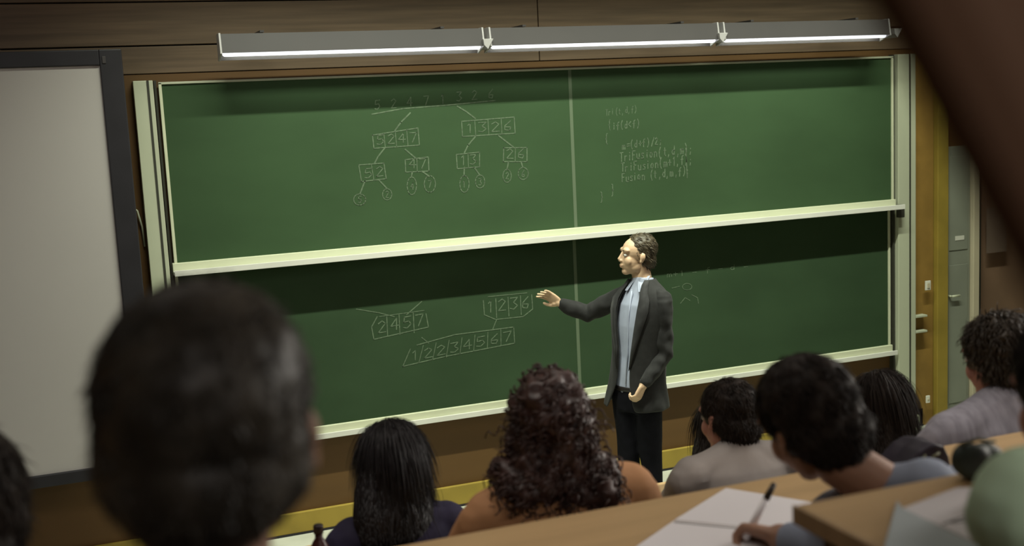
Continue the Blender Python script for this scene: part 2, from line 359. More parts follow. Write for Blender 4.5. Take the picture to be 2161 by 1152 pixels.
poly(g, [(880, 728), (960, 706), (1084, 690)], yl, .007); poly(g, [(850, 773), (940, 752), (1086, 724)], yl, .007); poly(g, [(1084, 690), (1086, 724)], yl, .006)
poly(g, [(866, 736), (850, 773)], yl, .006)
for i in range(1, 8):
    t = i/8; poly(g, [(866+t*218, 734-t*44), (855+t*231, 771-t*47)], yl, .005)
text(g, '12234567', (862, 762), (1084, 716), 20, yl, .006); poly(g, [(1048, 674), (1040, 694)], yl, .006); poly(g, [(890, 712), (905, 724)], yl, .006)
tag(mk('chalk_diagram', g, 'chalk', lo), 'faint chalk arrays of numbers being merged', kind='stuff')
g = G()
text(g, 'm+1 - f - d -', (1405, 585), (1580, 566), 11, yl, .004); oval(g, 1450, 605, 10, 7, yl, .004); poly(g, [(1418, 608), (1434, 604)], yl, .004)
poly(g, [(1436, 640), (1446, 628), (1456, 634)], yl, .005); poly(g, [(1460, 622), (1472, 628), (1474, 640)], yl, .005)
tag(mk('chalk_writing', g, 'chalk', lo), kind='stuff')
# ================================================================ LAMPS above the board
for i, (x0, x1) in enumerate(LAMP_SEG):
    nm = ('left', 'middle', 'right')[i]
    L = empty('strip_light', ((x0+x1)/2, LAMP_Y, LAMP_Z+.12), 'long white strip light above the chalkboard, %s one of three' % nm, 'lamp', 'strip lights above the chalkboards')
    y0, z = LAMP_Y, LAMP_Z
    # sheet-metal reflector: sloping cover on the hall side, flat top, short lip on the board side
    sec = [(y0-.055, z-.008), (y0-.035, z+.105), (y0+.062, z+.105), (y0+.062, z-.045), (y0+.058, z-.045), (y0+.058, z+.100), (y0-.031, z+.100), (y0-.051, z-.008)]
    mk('reflector', G().prism([(x0, a, b) for a, b in sec], (x1-x0, 0, 0)), 'housing', L)
    mk('lamp_tube', G().tube([(x0+.02, y0-.014, z-.010), (x1-.02, y0-.014, z-.010)], .017, n=12), 'tube', L, True)
    cs = [(y0-.06, z-.012), (y0-.038, z+.11), (y0+.066, z+.11), (y0+.066, z-.05), (y0+.01, z-.03)]
    for xe in (x0-.012, x1): mk('end_cap', G().prism([(xe, a, b) for a, b in cs], (.012, 0, 0)), 'endcap', L, bevel=.002)
    for xr in (x0+.25, x1-.25): mk('wall_bracket', G().box((xr-.012, y0+.0, z+.112), (xr+.012, -.04, z+.124)), 'housing', L)
    a = area('strip_lamp_light', ((x0+x1)/2, y0-.008, z+.012), ((x0+x1)/2, -.12, 1.15), x1-x0-.06, .02, LAMP_POWER*(x1-x0)/1.6, (.95, 1, .84))
    a.parent = L; a.matrix_parent_inverse = Matrix.Translation(L.location).inverted()
# slanted joint plates between the lamps
for x, nm in ((-.71, 'between left and middle strip lights'), (1.02, 'between middle and right strip lights'), (2.50, 'at the right end of the strip lights')):
    y0, z = LAMP_Y, LAMP_Z
    tag(mk('joint_plate', G().prism([(x-.03, y0-.075, z-.004), (x-.005, y0-.075, z-.03), (x+.035, y0-.075, z+.035), (x-.035, y0-.075, z+.035)], (0, .13, 0)), 'endcap', bevel=.002),
        'small white slanted joint plate ' + nm, 'bracket')
# ================================================================ SCREEN
sx0, sx1, sz0, sz1 = -5.4, -3.06, .73, 3.087
S = empty('projection_screen', ((sx0+sx1)/2, -.2, sz0), 'large pale grey projection screen in a black frame left of the boards', 'screen')
mk('screen_cloth', G().box((sx0, -.292, sz0), (sx1, -.285, sz1)), 'screen', S)
mk('frame_bar', G().box((sx1, -.31, sz0-.075), (sx1+.125, -.24, sz1+.09)), 'black', S, bevel=.006)
mk('frame_bar', G().box((sx0-.12, -.31, sz0-.075), (sx0, -.24, sz1+.09)), 'black', S, bevel=.006)
mk('frame_bar', G().box((sx0, -.31, sz1), (sx1, -.24, sz1+.09)), 'black', S, bevel=.006)
mk('frame_bar', G().box((sx0, -.31, sz0-.075), (sx1, -.24, sz0)), 'black', S, bevel=.006)
for xx in (sx0+.3, sx1-.3): mk('wall_mount', G().box((xx-.04, -.24, sz1-.1), (xx+.04, 0, sz1+.02)), 'black', S)
mk('corner_plate', G().box((sx1+.015, -.316, sz1+.01), (sx1+.035, -.3105, sz1+.05)), 'housing', S, bevel=.002)
tag(mk('cable', G().tube([(-2.965, -.012, 2.20), (-2.94, -.035, 2.245), (-2.915, -.03, 2.22), (-2.895, -.02, 2.12), (-2.89, -.012, 2.0)], .006, n=8), 'post', None, True),
    'thin pale looped cable on the wall between screen and left board post', 'cable')
# small fittings on the right
def fitting(px, py, y, wd, h, d, label, cat, name, m='white'):
    c = Py(px, py, y); o = empty(name, (c.x, y, c.z), label, cat)
    mk('plate', G().box((c.x-wd/2, y, c.z-h/2), (c.x+wd/2, y-d, c.z+h/2)), m, o, bevel=.002)
    return o, c
o, c = fitting(1957, 602, -.075, .05, .075, .012, 'small white light switch on the mustard strip at right', 'switch', 'light_switch')
mk('rocker', G().box((c.x-.012, -.087, c.z-.02), (c.x+.012, -.093, c.z+.02)), 'cream', o, bevel=.001)
o, c = fitting(1957, 842, -.075, .035, .06, .012, 'small white wall socket low on the mustard strip', 'socket', 'wall_socket')
mk('socket_face', G().ell((c.x, -.088, c.z), (.012, .004, .012), nu=10, nv=6), 'cream', o)
for py, lb in ((665, 'upper of two small pale wall brackets right of the board post'), (697, 'lower of two small pale wall brackets right of the board post')):
    c = Py(1937, py, -.03); o = empty('wall_bracket', (c.x, -.03, c.z), lb, 'bracket')
    mk('shelf_plate', G().box((c.x-.065, -.03, c.z-.008), (c.x+.045, -.09, c.z+.008)), 'post', o, bevel=.002)
    mk('back_plate', G().box((c.x-.06, -.03, c.z-.03), (c.x+.04, -.036, c.z-.008)), 'ochre', o)
a, b = Py(2072, 440, 0), Py(2122, 530, 0)
tag(mk('notice_sheet', G().box((3.72, -.006, b.z), (3.93, -.001, a.z)), 'notice'), 'faint brownish notice sheet on the wall right of the door', 'notice')
# ================================================================ DESKS and BENCHES
rowname = ['front', 'second', 'third', 'fourth', 'fifth', 'sixth']
def desk(k, x0, x1, label):
    y = RY(k); z = RZ(k)+.73
    D = empty('desk', ((x0+x1)/2, y-.18, RZ(k)), label, 'desk', None)
    mk('desktop', G().box((x0, y-.37, z-.028), (x1, y, z)), 'desk', D, bevel=.004)
    mk('edge_strip', G().box((x0-.006, y-.376, z-.03), (x0-.0005, y+.002, z+.0)), 'deskedge', D, bevel=.002)
    mk('front_panel', G().box((x0+.03, y-.05, RZ(k)), (x1-.03, y-.03, z-.03)), 'deskpanel', D)
    xs = [x0+.03+(x1-x0-.08)*t/3 for t in range(4)]
    for x in xs: mk('end_panel', G().box((x, y-.34, RZ(k)), (x+.025, y-.051, z-.03)), 'deskpanel', D)
    return D
def bench(k, x0, x1, label):
    y = RY(k); z = RZ(k)+.45
    B = empty('bench', ((x0+x1)/2, y-.64, RZ(k)), label, 'bench')
    mk('bench_seat', G().box((x0, y-.775, z-.03), (x1, y-.44, z)), 'deskedge', B, bevel=.006)
    for t in range(4):
        x = x0+.1+(x1-x0-.24)*t/3; mk('support', G().box((x, y-.72, RZ(k)), (x+.04, y-.5, z-.031)), 'deskpanel', B)
for k in range(4):
    desk(k, -6.2, 3.4, 'long tan wooden desk of the %s row from the stage' % rowname[k])
    bench(k, -6.2, 3.4, 'long wooden bench seat of the %s row from the stage' % rowname[k])
desk(4, -2.30, 3.4, 'tan wooden desk at bottom right whose free left end is visible')
bench(4, -2.3, 3.4, 'bench seat behind the bottom right desk')
desk(4, -6.2, -3.0, 'tan wooden desk of the fifth row left of the aisle')
bench(4, -6.2, -3.0, 'bench seat of the fifth row left of the aisle')
# ================================================================ PEOPLE
def rot(yaw=0, pitch=0, roll=0):
    """yaw>0 turns left (towards -x), pitch>0 looks down, roll>0 tips towards the right shoulder"""
    return Matrix.Rotation(math.radians(yaw), 4, 'Z') @ Matrix.Rotation(math.radians(-pitch), 4, 'X') @ Matrix.Rotation(math.radians(roll), 4, 'Y')
def head_shapes(g, T, female=False):
    j = .92 if female else 1
    g.ell((0, -.012, .03), (.074, .094, .084), T, 24, 14)
    g.ell((0, .028, -.03), (.060*j, .062, .075), T, 20, 12)
    g.ell((0, .058, -.087), (.028*j, .026, .022), T)
    for s in (-1, 1):
        g.ell((s*.044*j, .012, -.060), (.015, .034, .028), T)          # jaw corners
        g.ell((s*.034, .056, -.026), (.028, .024, .032), T)            # cheekbones
        g.ell((s*.026, .068, .036), (.032, .018, .016), T)             # brows
        g.ell((s*.011, .093, -.024), (.008, .009, .007), T, 10, 6)     # nostrils
        ear = T @ Matrix.Translation((s*.078, -.012, -.004)) @ Matrix.Rotation(s*math.radians(-22), 4, 'Z') @ Matrix.Rotation(math.radians(8), 4, 'X')
        g.ell((0, 0, 0), (.007, .017, .031), ear)
        g.ell((s*.004, -.005, .006), (.009, .014, .022), ear)
        g.ell((0, .008, -.022), (.006, .009, .010), ear, 10, 6)
    g.tube([(0, .078, .026), (0, .090, .004), (0, .101, -.016), (0, .097, -.025)], [.008, .0095, .0115, .009], T, 10)
    g.ell((0, .087, -.050), (.024, .010, .006), T); g.ell((0, .085, -.062), (.020, .010, .006), T)
    g.ell((0, .080, -.045), (.022, .012, .022), T)
def face_parts(T, body, lipmat='lip'):
    for s in (-1, 1):
        e = mk('eye', G().ell((s*.031, .0725, .009), (.0135, .0125, .0115), T, 14, 8), 'eye', body.parent, True)
        mk('iris', G().ell((s*.031, .0835, .009), (.0052, .0022, .0052), T, 10, 6), 'iris', e, True)
        mk('eyebrow', G().tube([(s*.014, .093, .030), (s*.030, .0935, .036), (s*.050, .083, .031)], [.003, .0035, .002], T, 6), 'hbrown', body.parent, True)
def hand(g, W, d, n, side=1, curl=.5, size=1.0, spread=.10, pinch=False):
    """W wrist, d direction of the fingers, n direction the palm faces, side +1 thumb towards d x n"""
    d = V(d).normalized(); n = V(n); n = (n-d*n.dot(d)).normalized(); t = d.cross(n)*side; W = V(W); s = size
    T = Matrix((t.to_4d(), d.to_4d(), n.to_4d(), V((0, 0, 0, 1)))).transposed(); T[3] = (0, 0, 0, 1)
    T = Matrix.Translation(W) @ T
    if T.determinant() < 0: pass
    def q(p): return T @ (V(p)*s)
    gg = G()
    gg.tube([q((0, -.03, 0)), q((0, .012, 0))], [.026*s, .027*s])
    R = []
    for yy, wx, wz in ((.0, .026, .017), (.03, .038, .016), (.06, .042, .0145), (.088, .041, .012)):
        R.append([q((wx*math.cos(a*math.pi/8), yy, wz*math.sin(a*math.pi/8))) for a in range(16)])
    if T.determinant() > 0: R = [r[::-1] for r in R]
    gg.rings(R)
    gg.ell(q((.022, .028, .008)), (.020*s, .020*s, .018*s))
    for i, (x, L) in enumerate(((.031, .072), (.0105, .080), (-.0105, .074), (-.031, .058))):
        c = curl*(1+.18*i) if not pinch else (1.0 if i < 2 else 1.25)
        p = V((x, .086, 0)); a = 0; pts = [q((x, .060, 0)), q(p)]
        dx = (x/.031)*spread
        for seg in (.45, .32, .23):
            a += c*.8; p = p+V((dx*math.cos(a), math.cos(a), math.sin(a)))*L*seg; pts.append(q(p))
        gg.tube(pts, [.010*s, .0098*s, .009*s, .0082*s, .0070*s], n=10)
    th = [(.026, .018, .006), (.046, .044, .012+.012*curl), (.052 if not pinch else .042, .070, .020+.018*curl), (.050 if not pinch else .028, .090, .026+.02*curl)]
    gg.tube([q(p) for p in th], [.014*s, .0125*s, .0108*s, .0085*s], n=10)
    g.add(gg.v, gg.f)
def strands(g, shapes, T, N, length, wd, comb, lift=.25, jit=.35, ok=None, segs=3, world=False, rad=1.0, drop=.3):
    """thin tapering locks growing off a set of ellipsoids (centre, radii) in head space"""
    tot = [r[0]*r[1]+r[1]*r[2]+r[0]*r[2] for c, r in shapes]; S = sum(tot)
    for (c, r), a in zip(shapes, tot):
        for _ in range(int(N*a/S)):
            u = V((random.gauss(0, 1), random.gauss(0, 1), random.gauss(0, 1))).normalized()
            p = V((c[0]+u.x*r[0], c[1]+u.y*r[1], c[2]+u.z*r[2]))
            if ok and not ok(p): continue
            if any(sum(((p[k]-c2[k])/r2[k])**2 for k in range(3)) < .94 for c2, r2 in shapes if c2 != c): continue
            nrm = V((u.x/r[0], u.y/r[1], u.z/r[2])).normalized()
            cv = V(comb(p) if callable(comb) else comb)
            t = cv-nrm*cv.dot(nrm)
            t = (t.normalized() if t.length > .05 else V((1, 0, 0)))+V((random.gauss(0, jit), random.gauss(0, jit), random.gauss(0, jit)))
            t = (t-nrm*min(0, t.dot(nrm))).normalized()
            L = length*random.uniform(.6, 1.2); pts = [p-nrm*.004]; d = (t+nrm*lift).normalized()
            for k in range(segs):
                pts.append(pts[-1]+d*L/segs); d = (d+V((0, 0, -drop))-nrm*lift*.35).normalized()
            sd = d.cross(nrm).normalized(); R = []
            for k, q in enumerate(pts):
                w_ = wd*(1-k/segs)**.6+.0003
                R.append([T @ (q+sd*w_), T @ (q+nrm*w_*.6), T @ (q-sd*w_)])
            g.rings(R)
def short_hair(T, m, parent, N=6000, L=.026, grow=0, vox=.0045, wd=.0016, lift=.3, comb=(0, -.35, -1), jit=.35, wr=.006, recede=0, label=None, nape=0):
    sh = [((0, -.020-recede, .038), (.081+grow, .097+grow, .086+grow)), ((0, -.052, -.026-nape), (.067+grow, .062+grow, .062)),
          ((.05, -.035, -.005), (.030+grow, .05, .055)), ((-.05, -.035, -.005), (.030+grow, .05, .055))]
    g = G()
    for c, r in sh: g.ell(c, r, T, 24, 14)
    h = fuse(g, vox, 4, wr, 38)
    ok = lambda p: not (p.y > .045 and p.z < .075) and not (p.z < -.03 and p.y > -.02) and not (p.z < .02 and p.y > .01)
    strands(h, sh, T, N, L, wd, comb, lift, jit, ok)
    return tag(mk('hair', h, m, parent, True), label)
def seated(name, label, k, Hc, yaw, pitch, roll, shirt, hair, skin='skin', female=False, hs=1.0, body_yaw=0, nb=None, hipdx=0, shw=.19, arms=None, trousers='jeans', hands=True, group=None, bulk=1.0, vox=.009, collar=None, hb=0, shd=None):
    """seated student of row k; Hc = head centre in the room"""
    Hc = V(Hc); zf = RZ(k); T = Matrix.Translation(Hc) @ rot(yaw, pitch, roll) @ Matrix.Scale(hs, 4)
    N = V(nb) if nb else (T @ V((0, -.035, -.105)))+V((0, -.02, -.045))
    hip = V((N.x+hipdx, RY(k)-.61-hb, zf+.45+.105))
    root = empty(name, (hip.x, hip.y, zf), label, 'person', group)
    X = V((math.cos(math.radians(body_yaw)), math.sin(math.radians(body_yaw)), 0)); Y = V((-X.y, X.x, 0))
    up_ = (N-hip)
    # skin: one continuous body
    g = G(); head_shapes(g, T, female)
    g.tube([T @ V((0, -.022, -.03)), T @ V((0, -.03, -.085)), N+V((0, .01, .01)), N+V((0, .0, -.06))], [.052, .050, .054 if not female else .048, .06], n=16)
    def torso(g, e=0.0):
        c = lambda t: hip+up_*t
        b = bulk
        g.loft([(hip+V((0, 0, -.10)), .13+e, .10+e), (hip+V((0, 0, -.05)), .165*b+e, .125+e), (c(.12), .160*b+e, .118+e), (c(.35), .150*b+e, .108+e), (c(.6), .168*b+e, .118+e), (c(.78), .176*b+e, .108+e),
                (c(.88), .165*b+e, .090+e), (c(.95), .12+e, .072+e), (c(1.01), .068+e, .058+e)], X, Y, 24)
        for s, key in ((-1, 'L'), (1, 'R')):
            q = V(shd[key]) if shd else c(.86)+X*s*(shw-.035)
            g.ell(q, (.062+e, .062+e, .060+e), nu=14, nv=8)
            g.tube([c(.96), c(.93).lerp(q+V((0, 0, .015)), .55), q], [.058+e, .054+e, .056+e], n=14)
    torso(g)
    A = []
    for s, key in ((-1, 'L'), (1, 'R')):
        sh = (V(shd[key]) if shd else hip+up_*.86+X*s*(shw-.01))+V((0, 0, -.012))
        el, wr, hd, pn, cu = (arms or {}).get(key, (None,)*5)
        if el is None:
            el = sh+X*s*.06+Y*.16+V((0, 0, -.22)); el.z = max(el.z, zf+.78)
            wr = V((el.x-s*.10, RY(k)-.26, zf+.765)); hd = (-s*.5, 1, -.05); pn = (0, 0, -1); cu = .35
        A.append((s, sh, V(el), V(wr), hd, pn, cu))
        el = V(el); wr = V(wr)
        g.tube([sh, sh.lerp(el, .4), el, el.lerp(wr, .35), wr], [.050, .048, .038, .038, .026], n=12)
        hand(g, wr, hd, pn, side=(s if True else 1), curl=cu if cu != 'pinch' else .9, pinch=(cu == 'pinch'), size=.95 if female else 1.03)
    knees = []
    for s in (-1, 1):
        hp = hip+X*s*.095; kn = V((hip.x+s*.13, hip.y+.44, zf+.50)); an = V((kn.x, kn.y-.02, zf+.10)); toe = an+V((0, .16, -.055))
        if hip.y+.44 > RY(k)-.13: kn.y = RY(k)-.14; an.y = kn.y-.05; toe = an+V((0, .09, -.055))
        knees.append((hp, kn, an, toe)); g.tube([hp, hp.lerp(kn, .5), kn, kn.lerp(an, .35), an], [.078, .070, .052, .052, .036], n=12)
        g.tube([an+V((0, -.03, -.05)), toe], [.034, .03], n=10)
    body = mk('body', fuse(g, .0042 if vox < .009 else .005, 3), skin, root, True)
    face_parts(T, body)
    # trousers, shoes
    g = G(); g.loft([(hip+V((0, 0, -.10)), .14, .11), (hip+V((0, 0, -.05)), .170, .130), (hip+up_*.06, .158, .118)], X, Y, 20)
    for hp, kn, an, toe in knees: g.tube([hp, hp.lerp(kn, .5), kn, kn.lerp(an, .4), an], [.094, .084, .066, .066, .055], n=12)
    mk('trousers', fuse(g, .012, 2, .006, 14), trousers, root, True)
    for hp, kn, an, toe in knees:
        mk('shoe', fuse(G().tube([an+V((0, -.035, -.055)), an+V((0, .04, -.05)), toe], [.042, .040, .034], n=10).box(an+V((-.038, -.07, -.098)), V((toe.x+.038, toe.y+.03, an.z-.075))), .008, 2), 'shoe', root, True)
    # shirt with sleeves
    g = G(); torso(g, .012)
    for s, sh, el, wr, hd, pn, cu in A:
        g.tube([sh, sh.lerp(el, .4), el, el.lerp(wr, .4), el.lerp(wr, .88)], [.064, .060, .053, .050, .040], n=14)
    if collar: g.tube([N+V((0, .0, -.02)), N+V((0, .005, .022))], [.076, .063], n=16, ball=False)
    mk('shirt', fuse(g, vox, 3, .012, 9, (1, 1, .6)), shirt, root, True)
    hair(T, root)
    return root, T, A, N, hip
def pl(px, py, y): return Py(px, py, y)
HEADY = lambda k, d=0: RY(k)-.60+d

# ---- foreground student (fifth row, left of the aisle)
def hair_fore(T, r): short_hair(T, 'hfore', r, N=9000, L=.014, grow=.004, wd=.002, lift=.25, jit=.5, wr=.004, vox=.004, nape=-.008)
Hf = P(441, 914, .96)
seated('person', 'student in the left foreground with short dark cropped hair, seen from behind', 4, Hf, -14, 0, 2, 'brownt', hair_fore, skin='skin', hs=1.03, vox=.008, collar=True)
# ---- person cut by the left edge
def hair_edge(T, r): short_hair(T, 'hdark', r, N=5000, L=.03, grow=.012, wd=.0018, nape=.02)
seated('person', 'student cut off by the left edge, dark hair seen from behind', 3, P(-92, 1095, 1.62), 0, 6, 0, 'brownt', hair_edge, skin='skinp', hs=1.04)
# ---- long straight black hair
def long_hair(m, pts, N=5000, wr=.004, wd=.0017, L=.19, crown=.006, vox=.006, shapes=None):
    """shell on the head and a curtain of hair down the back; pts: (centre, rx, ry) in the room"""
    def fn(T, r):
        sh = [((0, -.020, .036), (.081+crown, .099+crown, .088+crown)), ((0, -.045, -.035), (.079+crown, .074, .075))]
        g = G()
        for c, q in sh: g.ell(c, q, T, 24, 14)
        g.loft(pts, (1, 0, 0), (0, 1, 0), 22)
        for c, rx, ry in (pts[0], pts[-1]): g.ell(c, (rx, ry, ry*.8), nu=18, nv=10)
        h = fuse(g, vox, 4, wr, 30, (1.6, 1.6, .25))
        ok = lambda p: not (p.y > .04 and p.z < .07) and not (p.z < .0 and p.y > .0)
        strands(h, sh, T, N, L, wd, (0, -.5, -1), .05, .12, ok, 6, drop=.5)
        # locks hanging along the curtain
        for _ in range(int(N*.6)):
            a = random.uniform(0, 2*math.pi); t = random.uniform(0, .75)*(len(pts)-1); i = int(t); f_ = t-i
            if math.sin(a) > .3: continue
            def cp(tt):
                ii = min(int(tt), len(pts)-2); ff = tt-ii
                c = V(pts[ii][0]).lerp(V(pts[ii+1][0]), ff); rx = pts[ii][1]*(1-ff)+pts[ii+1][1]*ff; ry = pts[ii][2]*(1-ff)+pts[ii+1][2]*ff
                return c+V((rx*math.cos(a), ry*math.sin(a), 0)), V((math.cos(a), math.sin(a), 0))
            R = []
            e = min(len(pts)-1.001, t+random.uniform(.6, 1.5))
            for q in range(5):
                p, n_ = cp(t+(e-t)*q/4); sd = V((-n_.y, n_.x, 0)); w_ = wd*(1-q/4)**.5+.0004; p = p+n_*.003
                R.append([p+sd*w_, p+n_*w_, p-sd*w_])
            h.rings(R)
        mk('hair', h, m, r, True)
    return fn
y1 = HEADY(1); Hb = pl(824, 968, y1+.02)
cpt = lambda px, py, y: pl(px, py, y)
curt = [(cpt(826, 975, y1-.03), .088, .075), (cpt(826, 1030, y1-.05), .108, .075), (cpt(830, 1080, y1-.075), .118, .065), (cpt(836, 1130, y1-.09), .112, .055), (cpt(842, 1175, y1-.095), .09, .045)]
seated('person', 'woman with long straight black hair and navy top, seen from behind', 1, Hb, 4, 6, 0, 'navy', long_hair('hblack', curt, 6500), female=True, hs=.97, shw=.175, body_yaw=0)
# ---- curly brown hair
y2 = HEADY(2)
def hair_curly(T, r):
    vol = [(1158, 874, -.006, .092, .114, .112), (1160, 935, -.01, .100, .095, .085), (1162, 985, -.02, .128, .095, .075), (1085, 1010, -.02, .055, .06, .055),
           (1245, 1005, -.03, .075, .07, .07), (1205, 1030, -.06, .10, .06, .065), (1268, 1045, -.09, .042, .045, .055), (1130, 1020, -.07, .085, .05, .045)]
    g = G(); E = []
    for px, py, dy, a, b, c in vol:
        ce = pl(px, py, y2+dy); E.append((ce, (a, b, c))); g.ell(ce, (a, b, c), nu=20, nv=12)
    h = fuse(g, .007, 3, .022, 28)
    tot = sum(e[1][0]*e[1][2] for e in E)
    for ce, q in E:
        for _ in range(int(1250*q[0]*q[2]/tot)):
            u = V((random.gauss(0, 1), random.gauss(0, 1), random.gauss(0, 1))).normalized()
            p = V((ce.x+u.x*q[0], ce.y+u.y*q[1], ce.z+u.z*q[2]))
            if any(sum(((p[k]-c2[k])/r2[k])**2 for k in range(3)) < .8 for c2, r2 in E if c2 is not ce): continue
            ax = (V((u.x*.5, u.y*.4, -.75))+V((random.gauss(0, .3), random.gauss(0, .3), random.gauss(0, .3)))).normalized()
            e1 = ax.cross(V((1, .2, 0))).normalized(); e2 = ax.cross(e1)
            rr = random.uniform(.006, .013); L = random.uniform(.035, .085); ph = random.uniform(0, 6.28); pts = []
            n = 13; turns = random.uniform(1.5, 2.6); p = p-ax*.01
            for i in range(n):
                t = i/(n-1); aa = ph+t*turns*6.283; pts.append(p+ax*L*t+(e1*math.cos(aa)+e2*math.sin(aa))*rr*(1-.3*t)+V((0, 0, -.01*t*t)))
            h.tube(pts, [.0032*(1-.6*i/(n-1)) for i in range(n)], n=4, ball=False)
    mk('hair', h, 'hcurl', r, True)
Hc = pl(1158, 888, y2+.015)
seated('person', 'woman with big curly brown hair and peach blouse, seen from behind', 2, Hc, -6, 5, 0, 'peach', hair_curly, female=True, hs=1.0, shw=.215, bulk=1.12,
       nb=pl(1185, 1002, y2-.02), hb=.0)
# ---- front man, grey shirt
def hair_front(T, r): short_hair(T, 'hdark', r, N=7000, L=.028, grow=.008, wd=.0015, lift=.25, nape=.008)
Hm = pl(1535, 882, y1+.04)
nbm = pl(1556, 948, y1-.03)
sL = dict(L=(pl(1432, 1035, y1+.12), pl(1412, 1062, y1+.32), (.2, 1, -.05), (0, 0, -1), .4))
seated('person', 'man with short dark hair and light grey shirt in second row, left ear visible', 1, Hm, 14, 14, 6, 'greige', hair_front, skin='skinp', hs=1.04, nb=nbm, shw=.20, bulk=1.08, arms=sL, collar=True)
# ---- long-haired person at right, in the second row
curt2 = [(pl(1862, 855, y1-.02), .074, .074), (pl(1872, 895, y1-.04), .082, .074), (pl(1888, 935, y1-.06), .096, .07), (pl(1895, 985, y1-.08), .125, .06), (pl(1900, 1035, y1-.085), .10, .05)]
seated('person', 'student with long dark hair and bright rim, in front of the right board post', 1, pl(1856, 848, y1+.03), -8, 4, -6, 'darkt', long_hair('hdark', curt2, 5500, crown=.002), female=True, hs=.97)
# ---- long-haired person in the first row, mostly hidden
y0r = HEADY(0)
p0 = pl(1512, 905, y0r)
arm0 = {k_: (V((p0.x+s_*.21, y0r+.0, RZ(0)+.72)), V((p0.x+s_*.12, y0r+.24, RZ(0)+.63)), (-s_*.3, 1, 0), (0, 0, -1), .4) for k_, s_ in (('L', -1), ('R', 1))}
curt0 = [(pl(1512, 915, y0r-.02), .088, .078), (pl(1512, 950, y0r-.04), .105, .075), (pl(1512, 990, y0r-.06), .11, .06), (pl(1512, 1030, y0r-.07), .10, .05)]
seated('person', 'long-haired student in first row, mostly hidden behind the grey-shirted man', 0, pl(1512, 905, y0r+.02), 0, 5, 0, 'darkt', long_hair('hdark', curt0, 2500), female=True, arms=arm0)
# ---- blue-grey striped shirt man
def hair_blue(T, r): short_hair(T, 'hbrown', r, N=6500, L=.04, grow=.012, wd=.0022, lift=.6, jit=.6, wr=.014, nape=.0)
nbb = pl(2122, 845, y2-.05)
seated('person', 'man with tousled brown hair and grey-blue striped shirt at the right edge', 2, pl(2106, 760, y2+.02), 8, 10, 0, 'stripe', hair_blue, skin='skinp', hs=1.0, nb=nbb, shw=.22, bulk=1.12, collar=True)
# ---- writing man
y3 = HEADY(3)
def hair_dark(T, r): short_hair(T, 'hdark', r, N=11000, L=.022, grow=.008, wd=.0014, lift=.22, jit=.25, vox=.0045, nape=.006)
Hd = pl(1708, 892, y3+.10)
nbd = pl(1872, 1045, y3-.0)
z3 = RZ(3)+.73
wl = Pz(1655, 1136, z3+.035); ell_ = Pz(1830, 1178, z3+.045)
wr_ = Pz(1965, 1020, z3+.03); elr = Pz(2000, 1060, z3+.03)
armsd = dict(L=(ell_, wl, (Pz(1568, 1112, z3+.02)-wl), (-.5, .3, -1), 'pinch'), R=(pl(1985, 1045, y3+.08), pl(2020, 1010, y3+.24), (.1, 1, -.1), (0, 0, -1), .4))
rd, Td, Ad, Nd, hipd = seated('person', 'man in blue shirt with short black hair bending over to write', 3, Hd, 4, 22, -15, 'bluesh', hair_dark, skin='skin', hs=1.0, nb=nbd, hipdx=.13, shw=.21, bulk=.92, arms=armsd, body_yaw=-55, shd=dict(L=pl(1868, 1190, y3+.04), R=pl(1955, 1050, y3-.04)))
# ---- mint shirt person at right edge
def hair_mint(T, r): short_hair(T, 'hdark', r, N=6000, L=.03, grow=.012, wd=.0018)
z4 = RZ(4)+.73
Hg = P(2292, 845, 1.62)
armg = dict(L=(P(2215, 1150, 1.55), Pz(2215, 1050, z4+.035), (-.2, 1, 0), (0, 0, -1), .9))
seated('person', 'person in mint green shirt at the bottom right edge', 4, Hg, 0, 12, 0, 'green', hair_mint, skin='skinp', hs=1.02, nb=P(2370, 925, 1.50), shw=.21, bulk=1.25, arms=armg)
# ================================================================ LECTURER
hr = V((_r0.x, _r0.y, 0)).normalized(); hf = V((-hr.y, hr.x, 0))       # across / away, seen from the hall
F0 = Pz(1352, 1079, 0); YL = F0
def LP(px, py, away=0):
    v = ray(px, py); o = F0+hf*away
    return CAM+v*((o-CAM).dot(hf)/v.dot(hf))
def fr(a): a = math.radians(a); return (-hr*math.sin(a)-hf*math.cos(a))
bf = fr(44); bs = V((0, 0, 1)).cross(bf)*-1                            # body front, body right side
bs = bf.cross(V((0, 0, 1)))
LR = empty('person', (F0.x, F0.y, 0), 'lecturer in dark jacket and pale shirt pointing left at the board', 'person')
hfv = fr(78); hx = hfv.cross(V((0, 0, 1)))
Hl = LP(1342, 540, .0)
TL = Matrix((hx.to_4d(), hfv.to_4d(), (0, 0, 1, 0), (0, 0, 0, 1))).transposed(); TL[3] = (0, 0, 0, 1)
TL = Matrix.Translation(Hl) @ TL @ Matrix.Rotation(math.radians(3), 4, 'X') @ Matrix.Scale(1.13, 4)
Nl = LP(1356, 594, 0); hipl = LP(1345, 815, 0)
shR = LP(1306, 628, .12); elR = LP(1240, 662, .20); wrR = LP(1182, 640, .20)
shL = LP(1396, 634, -.12); elL = LP(1402, 748, -.13); wrL = LP(1358, 812, -.20)
g = G(); head_shapes(g, TL)
g.tube([TL @ V((0, -.022, -.03)), TL @ V((0, -.03, -.085)), Nl, Nl+V((0, 0, -.07))], [.060, .062, .066, .07], n=16)
up_ = Nl-hipl; c = lambda t: hipl+up_*t
g.loft([(c(-.12), .14, .10), (c(0), .165, .115), (c(.3), .15, .108), (c(.6), .17, .12), (c(.8), .175, .11), (c(.92), .12, .08), (c(1), .07, .06)], bs, bf, 24)
